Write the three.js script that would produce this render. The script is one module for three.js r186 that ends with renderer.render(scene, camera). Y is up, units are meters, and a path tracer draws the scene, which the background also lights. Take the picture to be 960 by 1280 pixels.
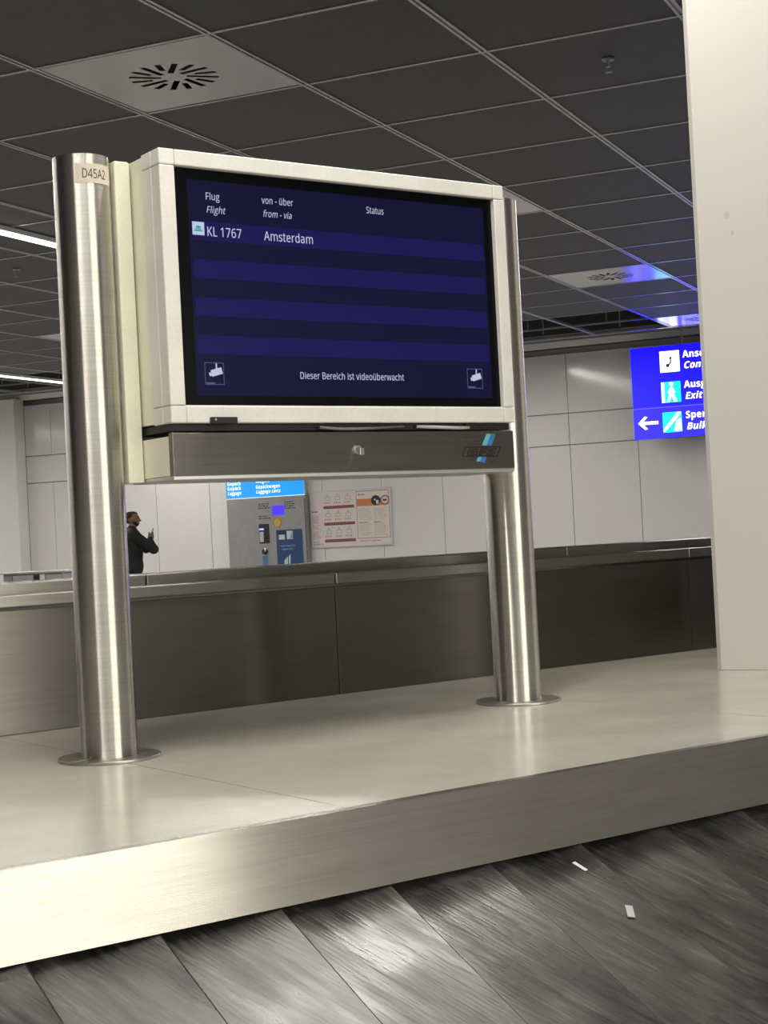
import * as THREE from 'three';
import { RoundedBoxGeometry } from 'three/addons/geometries/RoundedBoxGeometry.js';
import { RectAreaLightUniformsLib } from 'three/addons/lights/RectAreaLightUniformsLib.js';
import { MarchingCubes } from 'three/addons/objects/MarchingCubes.js';
import * as BufferGeometryUtils from 'three/addons/utils/BufferGeometryUtils.js';

// ---------------------------------------------------------------- camera, exposure, light levels
const scene = new THREE.Scene();
const EYE = 1.29;                                   // metres above the hall floor
const camera = new THREE.PerspectiveCamera(2 * Math.atan(640 / 1954.14) * 180 / Math.PI, 960 / 1280, 0.05, 120);
camera.rotation.order = 'YXZ';
camera.rotation.set(0.0114682, 0.4223455, -0.0511094);
camera.position.set(0, EYE, 0);
camera.updateMatrixWorld(true); camera.updateProjectionMatrix();
const renderer = new THREE.WebGLRenderer({ antialias: true });
renderer.toneMapping = THREE.LinearToneMapping;
renderer.toneMappingExposure = 1.0;
renderer.shadowMap.enabled = true;
RectAreaLightUniformsLib.init();
scene.background = new THREE.Color(0x000000);
const LAMP = new THREE.Color().setRGB(1.0, 0.955, 0.87);   // linear tint of the ceiling tubes
const LAMP_POWER = 75;

// ---------------------------------------------------------------- helpers
const rngOf = (s) => () => { s |= 0; s = s + 0x6D2B79F5 | 0; let t = Math.imul(s ^ s >>> 15, 1 | s); t = t + Math.imul(t ^ t >>> 7, 61 | t) ^ t; return ((t ^ t >>> 14) >>> 0) / 4294967296; };
const used = {};
const numbered = (n) => { const k = used[n] = (used[n] ?? -1) + 1; return k ? `${n}_${String(k).padStart(3, '0')}` : n; };
const shade = (o) => { o.traverse((m) => { if (m.isMesh) { m.castShadow = true; m.receiveShadow = true; } }); return o; };
function tag(o, label, category, group, kind) {
  if (label) o.userData.label = label; if (category) o.userData.category = category;
  if (group) o.userData.group = group; if (kind) o.userData.kind = kind; return o;
}
function thing(name, label, category, pos = [0, 0, 0], turn = 0, group) {
  const o = new THREE.Group(); o.name = numbered(name); o.position.set(...pos); o.rotation.y = turn; scene.add(o);
  return tag(o, label, category, group);
}
function part(name, geo, mat, parent, pos, rot) {
  const m = new THREE.Mesh(geo, mat); m.name = name; if (pos) m.position.set(...pos); if (rot) m.rotation.set(...rot);
  parent.add(m); m.castShadow = m.receiveShadow = true; return m;
}
function structure(name, geo, mat, pos) {
  const m = new THREE.Mesh(geo, mat); m.name = name; if (pos) m.position.set(...pos); m.userData.kind = 'structure'; m.castShadow = m.receiveShadow = true;
  scene.add(m); return m;
}
function structureGroup(name, pos = [0, 0, 0]) { const g = new THREE.Group(); g.name = name; g.position.set(...pos); g.userData.kind = 'structure'; scene.add(g); return g; }
// uv in metres, laid on by the face's main direction (u runs level on upright faces)
function metreUV(g) {
  if (g.index) g = g.toNonIndexed();
  const p = g.attributes.position, n = g.attributes.normal, uv = new Float32Array(p.count * 2);
  for (let i = 0; i < p.count; i += 3) {
    let ax = 0, ay = 0, az = 0;
    for (let k = 0; k < 3; k++) { ax += Math.abs(n.getX(i + k)); ay += Math.abs(n.getY(i + k)); az += Math.abs(n.getZ(i + k)); }
    for (let k = 0; k < 3; k++) {
      const x = p.getX(i + k), y = p.getY(i + k), z = p.getZ(i + k), j = (i + k) * 2;
      if (ay >= ax && ay >= az) { uv[j] = x; uv[j + 1] = z; } else if (ax >= az) { uv[j] = z; uv[j + 1] = y; } else { uv[j] = x; uv[j + 1] = y; }
    }
  }
  g.setAttribute('uv', new THREE.BufferAttribute(uv, 2)); return g;
}
// a box from corner to corner, edges rounded when r > 0
function bx(x0, x1, y0, y1, z0, z1, r = 0) {
  const w = x1 - x0, h = y1 - y0, d = z1 - z0;
  const g = r > 0 ? new RoundedBoxGeometry(w, h, d, 2, Math.min(r, w / 2.01, h / 2.01, d / 2.01)) : new THREE.BoxGeometry(w, h, d);
  g.translate((x0 + x1) / 2, (y0 + y1) / 2, (z0 + z1) / 2); return metreUV(g);
}
function cyl(r0, r1, h, seg = 48, open = false) {
  const g = new THREE.CylinderGeometry(r0, r1, h, seg, 1, open); const uv = g.attributes.uv;
  for (let i = 0; i < uv.count; i++) uv.setXY(i, uv.getX(i) * 2 * Math.PI * Math.max(r0, r1), uv.getY(i) * h);
  return g;
}
const merge = (list) => BufferGeometryUtils.mergeGeometries(list.map((g) => { const q = g.index ? g.toNonIndexed() : g; for (const k of Object.keys(q.attributes)) if (!['position', 'normal', 'uv'].includes(k)) q.deleteAttribute(k); return q; }), false);
function prism(points, len) {                       // profile in (x, y), swept along z from 0 to len
  const g = new THREE.ExtrudeGeometry(new THREE.Shape(points.map((p) => new THREE.Vector2(...p))), { depth: len, bevelEnabled: false }); return metreUV(g);
}
function tube(pts, r, seg = 24) { return new THREE.TubeGeometry(new THREE.CatmullRomCurve3(pts.map((p) => new THREE.Vector3(...p))), seg, r, 8); }

// the carousel stands turned against the hall: local x along its edge, local z towards the traveller
const TURN = 59.84 * Math.PI / 180;
const L = (x, y, z) => [Math.cos(TURN) * x + Math.sin(TURN) * z, y, -Math.sin(TURN) * x + Math.cos(TURN) * z];

// ---------------------------------------------------------------- textures
function lattice(seed, n) { const r = rngOf(seed), a = new Float32Array(n * n); for (let i = 0; i < a.length; i++) a[i] = r(); return (x, y) => { const xi = Math.floor(x), yi = Math.floor(y), fx = x - xi, fy = y - yi, s = fx * fx * (3 - 2 * fx), t = fy * fy * (3 - 2 * fy), g = (i, j) => a[((j % n + n) % n) * n + (i % n + n) % n]; return (g(xi, yi) * (1 - s) + g(xi + 1, yi) * s) * (1 - t) + (g(xi, yi + 1) * (1 - s) + g(xi + 1, yi + 1) * s) * t; }; }
function dataTex(w, h, f, srgb, rx = 1, ry = 1) {
  const d = new Uint8Array(w * h * 4);
  for (let y = 0; y < h; y++) for (let x = 0; x < w; x++) { const c = f(x / w, y / h), k = (y * w + x) * 4; for (let i = 0; i < 3; i++) d[k + i] = Math.max(0, Math.min(255, Math.round((Array.isArray(c) ? c[i] : c) * 255))); d[k + 3] = 255; }
  const t = new THREE.DataTexture(d, w, h); t.wrapS = t.wrapT = THREE.RepeatWrapping; t.magFilter = THREE.LinearFilter; t.minFilter = THREE.LinearFilter;
  if (srgb) t.colorSpace = THREE.SRGBColorSpace; t.repeat.set(rx, ry); t.needsUpdate = true; return t;
}
function canvasTex(w, h, draw) { const c = document.createElement('canvas'); c.width = w; c.height = h; draw(c.getContext('2d'), w, h); const t = new THREE.CanvasTexture(c); t.colorSpace = THREE.SRGBColorSpace; t.magFilter = THREE.LinearFilter; return t; }
const n8 = lattice(1, 8), n16 = lattice(2, 16), n32 = lattice(3, 32), n64 = lattice(4, 64), n256 = lattice(5, 256);
// level brushing lines: fine in v, long in u
const brushTex = dataTex(256, 1024, (u, v) => 0.90 + 0.05 * (n256(u * 4, v * 256) - 0.5) + 0.03 * (n64(u * 2, v * 64) - 0.5) + 0.03 * (n8(u * 8, v * 8) - 0.5), true, 1.1, 3.3);
const paintTex = dataTex(512, 512, (u, v) => 0.93 + 0.04 * n16(u * 16, v * 16) + 0.03 * n256(u * 256, v * 256), true, 0.8, 0.8);
const wallTex = dataTex(256, 256, (u, v) => 0.965 + 0.01 * n16(u * 16, v * 16) + 0.015 * n256(u * 256, v * 256), true, 0.8, 0.8);
const laminateTex = dataTex(1024, 1024, (u, v) => { const s = 0.88 + 0.03 * n8(u * 8, v * 8) + 0.02 * n32(u * 32, v * 32) + 0.02 * n256(u * 256, v * 256); return [s, s * 0.995, s * 0.975]; }, true, 0.7, 0.7);
const laminateRough = dataTex(512, 512, (u, v) => 0.72 + 0.18 * n8(u * 8, v * 8) + 0.08 * (n64(u * 64, v * 64) - 0.5), false, 0.7, 0.7);
const tileTex = dataTex(512, 512, (u, v) => 0.86 + 0.14 * n256(u * 256, v * 256) - 0.06 * n16(u * 16, v * 16), true, 1 / 1.2, 1 / 1.2);
// worn belt: streaks that run mostly along v, a little askew
function wear(u, v) {
  const a = u - 0.35 * v, s1 = n64(a * 64, v * 10), s2 = n32(a * 32 + 9, v * 6), s3 = n256(a * 256, v * 34), p = n8(u * 8, v * 8), q = n16(u * 16 + 3, v * 16);
  return { s1, s2, s3, p, q };
}
const beltTex = dataTex(1024, 1024, (u, v) => { const w = wear(u, v); let c = 0.185 + 0.05 * (w.s1 - 0.5) + 0.06 * (w.s2 - 0.5) + 0.11 * (w.s3 - 0.5) + 0.09 * (w.p - 0.5) + 0.06 * (w.q - 0.5) + 0.5 * Math.max(0, w.s3 - 0.72) * Math.max(0, w.q - 0.35); return [c, c * 0.985, c * 0.955]; }, true, 0.9, 0.9);
const beltRough = dataTex(512, 512, (u, v) => { const w = wear(u, v); return Math.max(0.34, 0.44 + 0.20 * (w.s1 - 0.5) + 0.24 * (w.p - 0.5) + 0.14 * (w.q - 0.5)); }, false, 0.9, 0.9);
const beltBump = dataTex(1024, 1024, (u, v) => { const w = wear(u, v); return 0.5 + 0.35 * (w.s1 - 0.5) + 0.25 * (w.s3 - 0.5) + 0.12 * (w.q - 0.5); }, false, 0.9, 0.9);

// ---------------------------------------------------------------- materials
const lin = (r, g, b) => new THREE.Color().setRGB(r, g, b);
const std = (o) => new THREE.MeshStandardMaterial(o), phys = (o) => new THREE.MeshPhysicalMaterial(o);
const brushed = (r, g, b, rough, o = {}) => phys({ color: lin(r, g, b), metalness: 1, roughness: rough, map: brushTex, anisotropy: 1, anisotropyRotation: Math.PI / 2, ...o });
const M = {
  steelPost: brushed(0.74, 0.715, 0.67, 0.31),
  steelKick: brushed(0.84, 0.815, 0.75, 0.24),
  steelDark: brushed(0.225, 0.217, 0.198, 0.28),
  steelRail: brushed(0.43, 0.415, 0.385, 0.30),
  steelBar: brushed(0.47, 0.455, 0.42, 0.34),
  steelFlange: phys({ color: lin(0.62, 0.60, 0.55), metalness: 1, roughness: 0.42, map: brushTex }),
  chrome: std({ color: lin(0.8, 0.8, 0.78), metalness: 1, roughness: 0.12 }),
  laminate: phys({ color: lin(0.64, 0.625, 0.565), roughness: 0.27, roughnessMap: laminateRough, map: laminateTex, specularIntensity: 0.9 }),
  belt: phys({ color: lin(1, 1, 1), map: beltTex, roughness: 0.8, roughnessMap: beltRough, bumpMap: beltBump, bumpScale: 0.0017, metalness: 0.05, ior: 1.7, clearcoat: 0.35, clearcoatRoughness: 0.34 }),
  blackMatt: std({ color: lin(0.012, 0.012, 0.013), roughness: 0.55 }),
  bezel: std({ color: lin(0.84, 0.825, 0.78), roughness: 0.42, map: paintTex }),
  cream: std({ color: lin(0.88, 0.865, 0.70), roughness: 0.45, map: paintTex }),
  column: std({ color: lin(0.74, 0.72, 0.67), roughness: 0.5, map: paintTex }),
  tile: std({ color: lin(0.074, 0.075, 0.077), roughness: 0.62, map: tileTex }),
  rail: std({ color: lin(0.42, 0.42, 0.42), roughness: 0.2, metalness: 0.55 }),
  nickel: std({ color: lin(0.25, 0.25, 0.25), roughness: 0.35, metalness: 0.8 }),
  paintedSteel: std({ color: lin(0.25, 0.25, 0.25), roughness: 0.6, metalness: 0.2 }),
  vent: phys({ color: lin(0.46, 0.455, 0.45), roughness: 0.18, metalness: 0.3 }),
  plenum: std({ color: lin(0.045, 0.045, 0.047), roughness: 0.9 }),
  conduit: std({ color: lin(0.20, 0.20, 0.20), roughness: 0.6, metalness: 0.4 }),
  wallPanel: phys({ color: lin(0.76, 0.755, 0.75), roughness: 0.13, map: wallTex, specularIntensity: 0.8 }),
  wallPaint: std({ color: lin(0.78, 0.78, 0.77), roughness: 0.7, map: wallTex }),
  joint: std({ color: lin(0.26, 0.26, 0.26), roughness: 0.8 }),
  cornice: std({ color: lin(0.86, 0.85, 0.81), roughness: 0.5 }),
  floor: phys({ color: lin(0.42, 0.41, 0.40), roughness: 0.3, map: laminateTex }),
  lampBody: std({ color: lin(0.75, 0.75, 0.74), roughness: 0.5 }),
  lampGlow: std({ color: lin(0.8, 0.8, 0.8), emissive: lin(1, 0.98, 0.94), emissiveIntensity: 3.0, roughness: 0.6 }),
  machine: std({ color: lin(0.33, 0.33, 0.34), roughness: 0.45, metalness: 0.2, map: paintTex }),
  alu: std({ color: lin(0.62, 0.62, 0.62), roughness: 0.35, metalness: 0.8 }),
  white: std({ color: lin(0.8, 0.8, 0.79), roughness: 0.6 }),
};

// ================================================================ THE HALL
const TOP = EYE + 2.827, P = 1.2, GX = -4.347, GZ = -10.011;      // ceiling level and its 1.2 m grid
const gx = (n) => GX + P * n, gz = (n) => GZ + P * n;
const WALL_Z = -25.88, X0 = -24.7, X1 = 7.67, Z1 = 13;

structure('floor', bx(X0, X1, -0.2, 0, WALL_Z - 0.3, Z1), M.floor);
structure('wall_left', bx(X0 - 0.3, X0, -0.2, 5.6, WALL_Z - 0.3, Z1), M.wallPaint);
structure('wall_right', bx(X1, X1 + 0.3, -0.2, 5.6, WALL_Z - 0.3, Z1), M.wallPaint);
structure('wall_front', bx(X0 - 0.3, X1 + 0.3, -0.2, 5.6, Z1, Z1 + 0.3), M.wallPaint);
structure('roof_slab', bx(X0 - 0.3, X1 + 0.3, 5.6, 5.8, WALL_Z - 0.3, Z1 + 0.3), M.plenum);

// back wall: panels with open joints in front of a dark carrier
{
  const w = structureGroup('wall_back', [0, 0, WALL_Z]);
  part('carrier', bx(X0, X1, -0.2, 4.16, -0.3, -0.02), M.joint, w);
  part('upper_carrier', bx(X0, X1, 4.28, 5.6, -0.3, -0.02), M.joint, w);
  part('bulkhead', bx(X0, X1, 4.39, 4.50, -0.02, 0.02), M.wallPaint, w);
  part('upper_wall', bx(X0, X1, 4.50, 5.6, -0.02, 0.015), M.plenum, w);
  part('cornice', bx(X0, X1, 4.275, 4.385, -0.02, 0.07, 0.01), M.cornice, w);
  part('recess_back', bx(X0, X1, 4.16, 4.28, -0.3, -0.28), M.wallPaint, w);
  const rows = [[0.1, 2.582], [2.600, 3.127], [3.145, 4.16]], seam = (k) => -6.86 + 1.2 * k;   // upright joints
  for (let k = -11; k < 13; k++) for (const [y0, y1] of rows) {
    let a = seam(k), b = seam(k + 1); if (b < -19.5 || a > X1) continue;
    if (y0 === 2.600 && k === -10) continue;
    if (y0 === 2.600 && k === -11) b = seam(k + 2);
    a = Math.max(a, -19.5);
    part('wall_panel', bx(a + 0.005, b - 0.005, y0, y1, -0.02, 0, 0.003), M.wallPanel, w);
  }
  const pil = structure('wall_pier', bx(X0, -19.5, 0, 4.30, WALL_Z, WALL_Z + 0.32, 0.01), M.wallPaint);
  tag(pil, 'plain pale wall pier standing proud of the panelled back wall', null, null, 'structure');
}

// ceiling: lay-in tiles between rails
const inView = (x, y, z, m = 1.12) => { const v = new THREE.Vector3(x, y, z).project(camera), d = new THREE.Vector3(x, y, z).applyMatrix4(camera.matrixWorldInverse); return d.z < -0.5 && Math.abs(v.x) < m && Math.abs(v.y) < m; };
const isVent = (n, k) => ((n % 6) + 6) % 6 === 5 && (((k - 1) % 4) + 4) % 4 === 0 && k < 8;        // the swirl diffusers repeat every 6 by 4 tiles
const ventSeen = (n, k) => isVent(n, k) && inView(gx(n + 0.5), TOP, gz(k + 0.5), 1.15);
const isVoid = (n, k) => n < -1 && (k === -10 || k === -11);                                        // tiles taken out
const isLampRow = (n) => ((n % 6) + 6) % 6 === 2;
const ceil = structureGroup('ceiling', [0, TOP, 0]);
const N0 = -17, N1 = 9, K0 = -11, K1 = 19;
{
  const g = metreUV(new THREE.BoxGeometry(P - 0.05, 0.02, P - 0.03)), rest = [];
  for (let n = N0; n <= N1; n++) for (let k = K0; k <= K1; k++) {
    if (isVoid(n, k) || ventSeen(n, k)) continue;
    const x = gx(n + 0.5), z = gz(k + 0.5);
    let seen = false; for (const dx of [-0.6, 0, 0.6]) for (const dz of [-0.6, 0, 0.6]) seen ||= inView(x + dx, TOP, z + dz, 1.02);
    if (seen) part('ceiling_tile', g, M.tile, ceil, [x, 0.014, z]); else rest.push(g.clone().translate(x, 0.014, z));
  }
  const r = part('ceiling_tiling', merge(rest), M.tile, ceil); r.userData.kind = 'stuff';
  // main rails: two flanges with a groove, along the hall
  for (let n = N0; n <= N1 + 1; n++) {
    const kEnd = n < -1 && n > -5 ? K0 + 0.02 : K0, z0 = gz(kEnd), z1 = gz(K1 + 1);
    const r0 = part('main_rail', merge([bx(-0.026, -0.009, -0.004, 0.03, z0, z1), bx(0.009, 0.026, -0.004, 0.03, z0, z1), bx(-0.009, 0.009, 0.006, 0.03, z0, z1)]), M.rail, ceil, [gx(n), 0, 0]);
    r0.userData.label = 'pale grooved ceiling rail';
  }
  for (let k = K0; k <= K1 + 1; k++) part('cross_rail', bx(gx(N0), gx(N1 + 1), -0.002, 0.022, -0.013, 0.013), M.rail, ceil, [0, 0, gz(k)]);
  part('edge_profile', bx(gx(N0), gx(N1 + 1), -0.006, 0.05, -0.04, 0), M.rail, ceil, [0, 0, gz(K0)]);
}
// plenum seen through the gap in the tiles
for (let i = 0; i < 3; i++) {
  const c = tag(structure(numbered('ceiling_duct'), bx(-22, -5.6, -0.06, 0.06, -0.05, 0.05, 0.01), M.conduit, [0, TOP + 0.32 + 0.12 * i, gz(-9.4 - 0.75 * i)]), null);
}
for (let n = -14; n <= -2; n++) for (const k of [-10, -10.6]) {
  const h = structure(numbered('ceiling_hanger'), cyl(0.012, 0.012, 1.4, 8), M.conduit, [gx(n + 0.45), TOP + 0.72, gz(k)]);
}

// swirl diffusers
function makeVent() {
  const g = new THREE.Group(), s = P / 2 - 0.028;
  const sh = new THREE.Shape([[-s, -s], [s, -s], [s, s], [-s, s]].map((p) => new THREE.Vector2(...p)));
  for (let i = 0; i < 16; i++) {
    const a = i / 16 * 2 * Math.PI + 0.1, r0 = i % 2 ? 0.14 : 0.075, r1 = 0.27, w = 0.019, c = Math.cos(a), q = Math.sin(a), o = 0.03;
    const pt = (r, t) => new THREE.Vector2(c * r - q * (t + o), q * r + c * (t + o));
    sh.holes.push(new THREE.Path([pt(r0, -w), pt(r0, w), pt(r1, w), pt(r1, -w)]));
  }
  const pl = new THREE.ExtrudeGeometry(sh, { depth: 0.004, bevelEnabled: false }); pl.rotateX(Math.PI / 2);
  part('diffuser_plate', metreUV(pl), M.vent, g, [0, 0.004, 0]);
  const back = part('air_box', bx(-0.3, 0.3, 0.10, 0.24, -0.3, 0.3), M.plenum, g);
  return g;
}
{
  const proto = makeVent(); let first = true;
  for (let n = N0; n <= N1; n++) for (let k = K0; k <= K1; k++) if (ventSeen(n, k)) {
    const x = gx(n + 0.5), z = gz(k + 0.5);
    const v = proto.clone(); v.name = numbered('ceiling_vent'); v.position.set(x, TOP, z); scene.add(v);
    const near = n === -1 && k === 1, blue = n === -1 && (k === -7 || k === -11);
    tag(v, near ? 'square pale ceiling vent plate with a round swirl of slots, above the flight display' : k === -7 && n === -1 ? 'square ceiling vent plate tinged blue by the hanging sign, wholly in view' : blue ? 'blue-tinged ceiling vent plate next to the missing ceiling tiles' : n === -1 ? 'pale ceiling vent plate partly hidden behind the flight display' : 'distant pale ceiling vent plate near the glowing tube lights', 'ceiling vent', 'swirl vents in the ceiling grid');
  }
}
// sprinklers
function sprinkler(x, z, label) {
  const t = thing('sprinkler_head', label, 'sprinkler', [x, TOP - 0.001, z], 0, 'sprinklers in the ceiling');
  part('rosette', cyl(0.040, 0.034, 0.010, 24), M.nickel, t, [0, -0.006, 0]);
  part('body', cyl(0.012, 0.016, 0.04, 16), M.alu, t, [0, -0.03, 0]);
  part('bulb', cyl(0.004, 0.004, 0.03, 8), M.chrome, t, [0, -0.063, 0]);
  for (const x of [-0.0145, 0.0145]) part('frame_arm', bx(x - 0.0025, x + 0.0025, -0.08, -0.045, -0.004, 0.004), M.alu, t);
  part('deflector', cyl(0.024, 0.024, 0.003, 24), M.nickel, t, [0, -0.082, 0]);
}
sprinkler(gx(1.5), gz(0.53), 'small metal sprinkler on a dark ceiling tile near the white column');
sprinkler(gx(-4.5), gz(-2.43), 'small metal sprinkler on a dark ceiling tile between the tube lights');

// tube lights in rows along the hall
function tubeLight(n, k, len, label) {
  const l = P * len - 0.04;
  const t = thing('tube_light', label, 'ceiling light', [gx(n + 0.5), TOP, gz(k + len / 2)], 0, 'tube lights in rows under the ceiling');
  part('housing', bx(-0.06, 0.06, -0.045, 0, -l / 2, l / 2, 0.006), M.lampBody, t);
  part('diffuser', bx(-0.05, 0.05, -0.06, -0.046, -l / 2 + 0.01, l / 2 - 0.01, 0.004), M.lampGlow, t);
  const a = new THREE.RectAreaLight(LAMP, LAMP_POWER, 0.1, l - 0.02); a.position.y = -0.064; a.rotation.x = -Math.PI / 2; t.add(a);
}
const rowLabel = { '-16': 'tube light in the row over the pale wall pier', '-10': 'tube light in the long row towards the pale wall pier', '-4': 'tube light in the row passing over the steel post with the number plate', 2: 'tube light in the row passing over the white column', 8: 'tube light in the row along the side wall' };
for (const [n, end, from, to] of [[-16, -12.9, -9, 0], [-10, -12.9, -9, 6], [-4, -11.7, -9, 6], [2, -12.9, -9, 15], [8, null, 6, 15]]) {
  if (end !== null) tubeLight(n, end, -9 - end, n === 2 ? rowLabel[2] : n === -16 ? rowLabel[-16] : n === -4 ? 'tube light behind the flight display, over the missing ceiling tiles' : 'tube light closest to the back wall, over the missing ceiling tiles');
  for (let k = from; k < to; k += 3) if (n === 2 && k === 0) continue; else if (n === 2 && k === 3) tubeLight(n, 3.75, 2.25, rowLabel[n]); else tubeLight(n, k, 3, rowLabel[n]);   // gap put into this row so less light fills the shadow behind the display
}
{ // unseen lit panel, added to give the steel edge strip its bright reflection
  const b = thing('added_light_panel', 'wide blank backlit panel added on the side wall for the steel edge strip to mirror', 'added light panel', [7.66, 0.55, 0.10]);
  part('case', bx(-0.14, 0, 0, 2.5, -2.5, 2.5, 0.01), M.alu, b);
  const f = new THREE.PlaneGeometry(4.96, 2.46); f.rotateY(-Math.PI / 2);
  part('lit_face', f, std({ color: lin(0.7, 0.7, 0.7), emissive: lin(1, 0.945, 0.81), emissiveIntensity: 1.4, roughness: 0.5 }), b, [-0.142, 1.25, 0]);
  const a = new THREE.RectAreaLight(lin(1, 0.945, 0.81), 4.6, 4.96, 2.46); a.position.set(-0.15, 1.25, 0); a.rotation.y = Math.PI / 2; b.add(a);
}

// ================================================================ THE CAROUSEL
const H = EYE - 0.56;                                // top of the platform
const A = L(2.5, 0, -3.5);
const car = thing('baggage_carousel', 'baggage carousel with pale platform, brushed steel edge and sloping dark belt plates', 'baggage carousel', A, TURN);
const lx = (x) => x - 2.5, lz = (z) => z + 3.5;      // carousel coordinates -> its group
{
  const edges = [-1.2, 0.25, 1.77, 3.30, 4.83, 6.36, 7.9];
  for (let i = 0; i + 1 < edges.length; i++) part('platform_panel', bx(lx(edges[i]) + 0.002, lx(edges[i + 1]) - 0.002, H - 0.03, H, lz(-4.505), lz(-2.6545)), M.laminate, car);
  part('platform_core', bx(lx(-1.2), lx(7.9), 0.05, H - 0.03, lz(-4.5), lz(-2.70)), M.paintedSteel, car);
  // steel edge strip: rounded over at the top
  const k0 = EYE - 0.727, prof = [[-0.035, k0], [0, k0]];
  for (let i = 0; i <= 6; i++) { const a = i / 6 * Math.PI / 2; prof.push([-0.001 + 0.001 * Math.cos(a), H - 0.001 + 0.001 * Math.sin(a)]); }
  prof.push([-0.024, H], [-0.024, k0 + 0.02], [-0.035, k0 + 0.02]);
  const strip = prism(prof, 9.1); strip.rotateY(-Math.PI / 2);     // profile x -> +z, sweep -> -x
  // after the turn the sweep runs to -x
  strip.translate(lx(7.9), 0, lz(-2.63));
  part('edge_strip', metreUV(strip), M.steelKick, car);
  // belt plates: each one lies with its right edge over the next
  const slope = Math.atan(0.46), pitch = 0.265, len = 1.02;
  const top = (x) => 0.004 + 0.021 * Math.pow(x / pitch, 1.5), pr = [];
  for (let i = 0; i <= 10; i++) { const x = -0.03 + (pitch + 0.03) * i / 10; pr.push([x, top(Math.max(0, x)) - (x < 0 ? 0.004 : 0)]); }
  pr.push([pitch + 0.006, 0.021], [pitch + 0.007, 0.014], [pitch, 0.012]);
  for (let i = 9; i >= 0; i--) { const x = -0.03 + (pitch + 0.03) * i / 10; pr.push([x, top(Math.max(0, x)) - 0.011]); }
  const variants = [0, 1, 2, 3].map((v) => { const g = new THREE.ExtrudeGeometry(new THREE.Shape(pr.map((p) => new THREE.Vector2(...p))), { depth: len, bevelEnabled: false }); const m = metreUV(BufferGeometryUtils.toCreasedNormals(g, 0.5)), uv = m.attributes.uv; for (let i = 0; i < uv.count; i++) uv.setXY(i, uv.getX(i) + v * 0.371, uv.getY(i) + v * 0.53); return m; });
  for (let i = -7; i < 19; i++) {
    const x = 1.06 + pitch * (i) ;
    part('belt_plate', variants[(i * 7 + 21) % 4], M.belt, car, [lx(x), EYE - 0.742, lz(-2.665)], [slope, 0, 0]);
  }
  part('skirt', bx(lx(-0.9), lx(5.9), 0.0, 0.205, lz(-1.735), lz(-1.70), 0.004), M.steelDark, car);
  part('inner_frame', bx(lx(-0.9), lx(5.9), 0.0, 0.10, lz(-2.68), lz(-1.74)), M.paintedSteel, car);
}
// scraps on the belt
function onBelt(x, d) { const s = Math.atan(0.46); return [lx(x), EYE - 0.742 - Math.sin(s) * d, lz(-2.665) + Math.cos(s) * d]; }

// barrier behind the platform
{
  const b = thing('steel_barrier', 'low brushed steel barrier with stepped top rails along the back of the platform', 'barrier', L(2.5, H, -4.505), TURN);
  const y = (v) => EYE + v - H, z = (v) => v + 4.505, e = [-1.2, 1.25, 3.004, 4.755, 6.5, 7.9];
  part('core', bx(lx(-1.2), lx(7.9), -H + 0.01, y(-0.16), z(-4.75), z(-4.53)), M.paintedSteel, b);
  for (let i = 0; i + 1 < e.length; i++) {
    part('panel', bx(lx(e[i]) + 0.0015, lx(e[i + 1]) - 0.0015, 0.001, y(-0.186), z(-4.53), z(-4.505), 0.001), M.steelDark, b);
    part('front_rail', bx(lx(e[i]) + 0.001, lx(e[i + 1]) - 0.001, y(-0.178), y(-0.139), z(-4.56), z(-4.497), 0.006), M.steelRail, b);
  }
  const c = [-1.2, 0.5, 2.32, 4.15, 6.0, 7.9];
  for (let i = 0; i + 1 < c.length; i++) part('top_rail', bx(lx(c[i]) + 0.001, lx(c[i + 1]) - 0.001, y(-0.16), y(-0.104), z(-4.76), z(-4.575), 0.005), M.steelRail, b);
}

// ================================================================ POSTS
const POST_Z = -3.77, R = 0.0735;
function post(x, height, label) {
  const t = thing('steel_post', label, 'post', L(x, H, POST_Z), TURN, 'steel posts of the flight display');
  const body = part('tube', cyl(R, R, height, 96, true), M.steelPost, t, [0, height / 2 + 0.001, 0]);
  part('end_cap', cyl(R - 0.001, R, 0.004, 64), M.steelFlange, t, [0, height - 0.001, 0]);
  // split floor flange: two half rings
  const half = (a0) => { const s = new THREE.Shape(); s.absarc(0, 0, 0.132, a0, a0 + Math.PI, false); s.absarc(0, 0, R + 0.0005, a0 + Math.PI, a0, true); const g = new THREE.ExtrudeGeometry(s, { depth: 0.005, bevelEnabled: true, bevelSize: 0.001, bevelThickness: 0.001, bevelSegments: 1, curveSegments: 40 }); g.rotateX(-Math.PI / 2); return metreUV(g); };
  part('flange', half(0.3), M.steelFlange, t, [0, 0.0025, 0]); part('flange', half(0.3 + Math.PI), M.steelFlange, t, [0, 0.0015, 0]);
  return t;
}
const POST_H = EYE + 1.012 - H;
const postA = post(1.78, POST_H, 'brushed steel post with the number plate near its top');
post(3.185, POST_H, 'brushed steel post without a number plate, close to the white column');
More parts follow.
